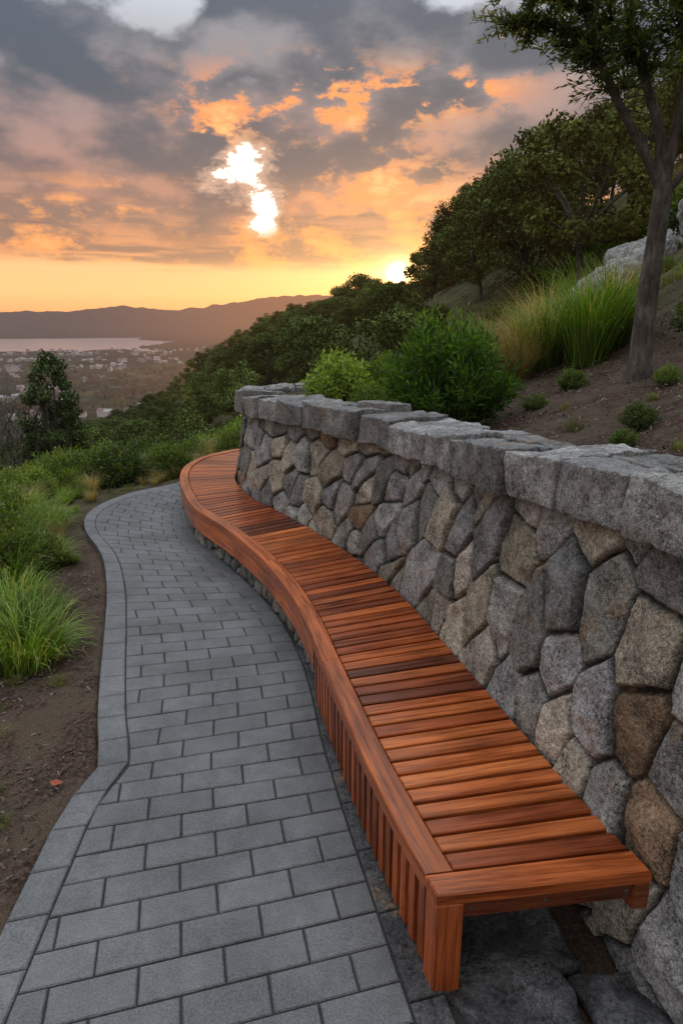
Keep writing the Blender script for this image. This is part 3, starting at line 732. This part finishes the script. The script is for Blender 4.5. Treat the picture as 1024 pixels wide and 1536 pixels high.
# hillside tree (near right)
TR=empty('hillside_tree'); mb=MB(); zb=gz(2.6,6.0)
tube(mb,[(2.55,6,zb-.2),(2.56,6,zb+.03),(2.56,6,zb+.2),(2.565,6.0,zb+.8),(2.58,6,2.95),(2.59,6,3.35)],[.15,.12,.092,.080,.074,.072],14)
def limb(pts,r0,r1):
    P_=cr([np.array(p) for p in pts],5); n=len(P_); tube(mb,[tuple(p) for p in P_],[r0+(r1-r0)*k/(n-1) for k in range(n)],9)
    return P_
Ls=[limb([(2.585,6,3.28),(2.38,6.0,3.62),(2.08,5.95,4.02),(1.82,5.9,4.5),(1.6,5.8,5.1),(1.5,5.7,5.8)],.042,.014),
    limb([(2.59,6,3.30),(2.54,6.05,3.7),(2.38,6.1,4.15),(2.2,6.15,4.7),(2.2,6.2,5.4),(2.3,6.2,6.2)],.048,.016),
    limb([(2.59,6,3.30),(2.64,6.0,3.8),(2.66,5.9,4.3),(2.8,5.8,4.9),(3.0,5.8,5.6)],.046,.016),
    limb([(2.59,6,3.25),(2.80,5.9,3.58),(3.05,5.8,4.1),(3.35,5.7,4.7)],.034,.013),
    limb([(2.2,5.97,3.88),(1.9,5.9,4.2),(1.55,5.8,4.38),(1.25,5.75,4.36)],.018,.005),
    limb([(1.82,5.9,4.5),(1.5,5.8,4.6),(1.2,5.7,4.62)],.015,.005),
    limb([(2.38,6.1,4.15),(2.2,6,4.3),(2.0,5.9,4.45)],.015,.005),
    limb([(2.66,5.9,4.3),(2.5,5.8,4.5),(2.3,5.7,4.7)],.015,.005),
    limb([(2.65,6,3.7),(2.85,5.7,4.05),(2.9,5.5,4.3)],.015,.005)]
r=np.random.default_rng(77); cen=[];out=[]
def spray(p,d,L,n):
    t=r.random(n)[:,None]; d=np.array(d)/np.linalg.norm(d); q=np.array(p)+d*L*t+np.array([0,0,-.12])*L*t*t
    cen.append(q+r.normal(0,.010,(n,3))); out.append(np.tile(d,(n,1))+r.normal(0,.5,(n,3)))
    e=np.array(p)+d*L; tube(mb,[tuple(p),tuple(np.array(p)+d*L*.5+np.array([0,0,-.03*L])),(e[0],e[1],e[2]-.12*L)],[.004,.003,.001],4)
for k,P_ in enumerate(Ls):
    for i in range(len(P_)):
        f=i/(len(P_)-1)
        if P_[i][2]<4.1 and k<4: continue
        if k==8 and f<.5: continue
        if k<4 and f<.45: continue
        for j in range(5 if k<4 else 7):
            d=r.normal(0,1,3); d[2]=abs(d[2])*.3-.02 if k>=4 else d[2]*.4+.2; spray(P_[i],d,r.uniform(.15,.42),26)
cen=np.vstack(cen);out=np.vstack(out); keep=cen[:,2]>4.0; cen=cen[keep];out=out[keep]
V,F,C=leaves(cen,out,.068,.018,greens(r,len(cen),(.04,.075,.02),(.15,.21,.05)),r,.0,.6)
obj('leaves',combine('leafage',[(V,F,C,M_leaf)]),TR); obj('trunk_and_branches',mb.mesh('trunk',M_bark,True),TR)
print('near tree leaves',len(cen),time.time()-T0)

def rock(name,x,y,s,seed,parent,flat=.7):
    bm=bmesh.new(); bmesh.ops.create_icosphere(bm,subdivisions=5,radius=1)
    rr_=random.Random(int(seed*10)); PLN=[]
    for k in range(12):
        d=Vector((rr_.uniform(-1,1),rr_.uniform(-1,1),rr_.uniform(-1,1))).normalized(); PLN.append((d,rr_.uniform(.6,.95)))
    for v in bm.verts:
        c=v.co.copy(); n=mn.fractal(c*1.1+Vector((seed,0,0)),.7,2.2,7); r2=1.15
        for d,o_ in PLN:
            dd=c.dot(d)
            if dd>.1: r2=min(r2,o_/dd)
        v.co=c*r2*(1+.22*n)
    me=bpy.data.meshes.new(name); bm.to_mesh(me); bm.free(); a=me.attributes.new('col','FLOAT_COLOR','POINT')
    g=random.uniform(.22,.32); a.data.foreach_set('color',[g,g*.98,g*.95,1]*len(me.vertices)); me.materials.append(M_stone)
    o=obj(name,me,parent,(x,y,gz(x,y)+.3*s)); o.scale=(s*.8,s*.75,s*flat*1.4); o.rotation_euler=(random.uniform(-.4,.4),random.uniform(-.7,-.2),random.random()*6)
RO=empty('rock_outcrop')
for i,(x,y,s) in enumerate(rocks): rock('outcrop_rock',x,y,s,i*3.3+1,RO)
pc_=[]
for i in range(13000):
    if i%3: x=random.uniform(1.3,5.2);y=random.uniform(3.2,10.0)
    else: x=random.uniform(-2.9,-1.4);y=random.uniform(1.4,6.2)
    if x<0 and x>np.interp(y,[1.4,2.35,2.85,3.12,3.6,4.15,4.9,5.7,6.6],[-1.3,-1.36,-1.38,-1.33,-1.49,-1.66,-1.88,-2.13,-2.5])-.03: continue
    pc_.append((x,y))
hz=height(np.array([p[0] for p in pc_]),np.array([p[1] for p in pc_])); mb=MB()
for (x,y),z in zip(pc_,hz):
    if x>0 and z<1.3: continue
    L=random.uniform(.005,.022);w=random.uniform(.003,.007); th=random.random()*6.28; c=math.cos(th);s=math.sin(th); g=random.uniform(.4,1.5); t_=random.uniform(-.6,.6)
    cl=(.09*g,.058*g,.04*g) if random.random()<.85 else (.16*g,.14*g,.115*g)
    zz=z+.012+random.uniform(0,.012)+ (.0 if x>0 else -.004)
    v=[(x-c*L-s*w,y-s*L+c*w,zz-t_*L),(x-c*L+s*w,y-s*L-c*w,zz-t_*L),(x+c*L+s*w,y+s*L-c*w,zz+t_*L),(x+c*L-s*w,y+s*L+c*w,zz+t_*L),(x,y,zz+.006)]
    mb.add(v,[(0,1,4),(1,2,4),(2,3,4),(3,0,4),(3,2,1,0)],cl)
obj('mulch_chips',mb.mesh('mulch_chips',M_chip))
mb=MB(); mb.add([(0,0,.0),(.03,.018,.012),(.06,.02,.004),(.09,0,.018),(.06,-.022,.01),(.03,-.02,.002),(.045,0,-.004)],[(0,1,6),(1,2,6),(2,3,6),(3,4,6),(4,5,6),(5,0,6)],(.32,.08,.04))
o=obj('fallen_leaf',mb.mesh('fallen_leaf',M_chip)); o.location=(-1.52,3.05,gz(-1.52,3.05)+.03); o.rotation_euler=(0,0,-.4)

# ---------------------------------------------------------------- world
w=bpy.data.worlds.new('World'); scene.world=w; w.use_nodes=True; t=NT(w.node_tree); bg=[n for n in t.n if n.type=='BACKGROUND'][0]
SUN_AZ=4.5; SUN_EL=3.5
sky=t.node('ShaderNodeTexSky',sky_type='NISHITA',sun_disc=False); sky.sun_elevation=rad(SUN_EL); sky.sun_rotation=rad(SUN_AZ)
D=t.node('ShaderNodeTexCoord').outputs['Generated']; x,y,z=t.sep(D)
az=t.m('ARCTAN2',x,y); el=t.m('ARCSINE',z)
azd=t.m('MULTIPLY',az,57.2958); eld=t.m('MULTIPLY',el,57.2958)
def blob(a0,e0,sa,se,amp=1.):
    da=t.m('DIVIDE',t.m('SUBTRACT',azd,a0),sa); de=t.m('DIVIDE',t.m('SUBTRACT',eld,e0),se)
    r2=t.m('ADD',t.m('MULTIPLY',da,da),t.m('MULTIPLY',de,de)); return t.m('MULTIPLY',t.m('EXPONENT',t.m('MULTIPLY',r2,-1.)),amp)
add=lambda *a: a[0] if len(a)==1 else t.m('ADD',a[0],add(*a[1:]))
v1=t.xyz(x,y,t.m('MULTIPLY',z,2.0)); v3=t.xyz(x,y,t.m('MULTIPLY',z,11.))
nA=t.noise(v1,4.2,4,.56)
nS=t.noise(t.vadd(v1,(.014,.0,-.07)),4.2,2,.56)
nB=t.noise(t.vadd(v1,(5.,2.,1.)),14.,5,.64); nC=t.noise(v3,4.5,3,.6)
rel=t.m('ADD',t.m('SUBTRACT',nA,nS),t.m('MULTIPLY',t.m('SUBTRACT',nB,.5),.26))
f=t.m('DIVIDE',eld,40.,clamp=True)
back=t.ramp(f,[(0.,(.98,.42,.19)),(.05,(1.08,.62,.28)),(.095,(1.1,.62,.29)),(.125,(.88,.38,.18)),(.19,(.55,.27,.19)),(.28,(.43,.27,.245)),(.40,(.33,.29,.32)),(.52,(.60,.66,.76)),(1.,(.75,.85,1.0))])
dark=t.ramp(f,[(0.,(.50,.26,.15)),(.1,(.45,.22,.15)),(.18,(.25,.155,.15)),(.28,(.155,.130,.155)),(.4,(.098,.115,.158)),(.6,(.12,.15,.21)),(1.,(.40,.46,.55))])
litc=t.ramp(f,[(0.,(1.,.5,.2)),(.13,(.98,.40,.17)),(.2,(.66,.31,.20)),(.3,(.45,.275,.25)),(.45,(.30,.29,.33)),(.6,(.35,.38,.44)),(1.,(.6,.65,.72))])
cl=t.mix(t.ss(rel,-.09,.14),dark,litc)
gaps=add(blob(-13,20,3.6,1.6,.6),blob(9.5,21.5,4,1.5,.55),blob(-24,16.5,2.2,1.3,.4))
dens=t.ss(add(nA,t.m('MULTIPLY',t.m('SUBTRACT',nB,.5),.40),t.m('MULTIPLY',gaps,-.5),t.ss(eld,8,13,0.,.13)),.38,.52)
dens=t.m('MULTIPLY',dens,t.ss(eld,3.8,6.5))
c=t.mix(dens,back,cl)
st=t.m('MULTIPLY',t.ss(nC,.42,.58),t.m('MULTIPLY',t.ss(eld,3.2,4.8),t.ss(eld,8,11,1.,0.)))
c=t.mix(t.m('MULTIPLY',st,.85),c,t.mix(t.ss(nB,.42,.60),(.30,.185,.16),(1.04,.42,.15)))
lit=t.m('MULTIPLY',t.ss(t.m('ADD',nB,t.m('MULTIPLY',rel,.9)),.49,.61),t.m('ADD',t.m('ADD',blob(-1.0,15.3,8.,1.9,1.3),blob(8,15.8,5,1.1,1.1)),t.m('ADD',blob(3,9.8,6,2.4,.9),t.m('ADD',blob(-9.5,13.4,2.,2.6,1.),blob(-15,6,14,1.2,.6)))),clamp=True)
c=t.mix(lit,c,t.mix(t.ss(nB,.53,.70),(1.05,.38,.13),(1.2,.62,.26)))
hs_=add(blob(-7.9,10.6,3.1,1.6,1.),blob(-5.7,7.6,1.2,1.8,.98),t.m('MULTIPLY',t.m('SUBTRACT',nB,.5),3.4),t.m('MULTIPLY',t.m('SUBTRACT',nA,.5),.8))
env=t.ss(t.m('ADD',blob(-7.2,9.6,4.4,3.6),0.),.3,.6)
c=t.mix(t.m('MULTIPLY',t.ss(hs_,.2,.65),t.m('MULTIPLY',env,.5)),c,(.98,.62,.45))
c=t.mix(t.m('MULTIPLY',t.ss(hs_,.66,.86),env),c,(1.5,1.42,1.3))
gl=add(blob(SUN_AZ,SUN_EL,9,1.6,.34),blob(SUN_AZ,SUN_EL,3.,1.9,.75),blob(SUN_AZ,SUN_EL,1.0,.95,3.))
c=t.mix(1.,c,t.mix(1.,(1.,.58,.20),t.xyz(gl,gl,gl),'MULTIPLY'),'ADD')
core=blob(SUN_AZ,SUN_EL,.42,.42,40.); c=t.mix(1.,c,t.mix(1.,(1.,.85,.55),t.xyz(core,core,core),'MULTIPLY'),'ADD')
upk=t.ss(eld,25,52,1.,3.9); c=t.mix(1.,c,t.xyz(upk,t.m('MULTIPLY',upk,.97),t.m('MULTIPLY',upk,.92)),'MULTIPLY')  # overhead sky out of view, boosted as added fill light for the foreground
bk=t.ss(y,.2,-.5); c=t.mix(t.m('MULTIPLY',bk,t.ss(eld,-2,10)),c,(.74,.72,.73))
c=t.mix(t.ss(eld,-.5,-3.),c,(.12,.09,.08))
nk=t.mix(1.,sky.outputs[0],(.012,.012,.012),'MULTIPLY'); c=t.mix(1.,c,nk,'ADD')
t.put(bg.inputs[0],c); bg.inputs[1].default_value=1.0
w.cycles.sampling_method='MANUAL'; w.cycles.sample_map_resolution=1024
sl=bpy.data.lights.new('sun','SUN'); sl.energy=3.5; sl.angle=rad(.6); sl.color=(1.,.60,.30); so=obj('sun',sl)
dv=Vector((math.sin(rad(SUN_AZ))*math.cos(rad(SUN_EL)),math.cos(rad(SUN_AZ))*math.cos(rad(SUN_EL)),math.sin(rad(SUN_EL))))
so.rotation_euler=dv.to_track_quat('Z','Y').to_euler(); so.location=(0,0,40)
cd=bpy.data.cameras.new('camera'); cam=obj('camera',cd); cam.location=(0,0,2.3); cam.rotation_euler=(rad(74.3),0,0)
cd.sensor_fit='VERTICAL'; cd.sensor_height=36; cd.sensor_width=24; cd.lens=24; cd.clip_end=30000; cd.clip_start=.05
scene.camera=cam
scene.view_settings.view_transform='Standard'; scene.view_settings.look='None'; scene.view_settings.exposure=0
print('done',time.time()-T0)
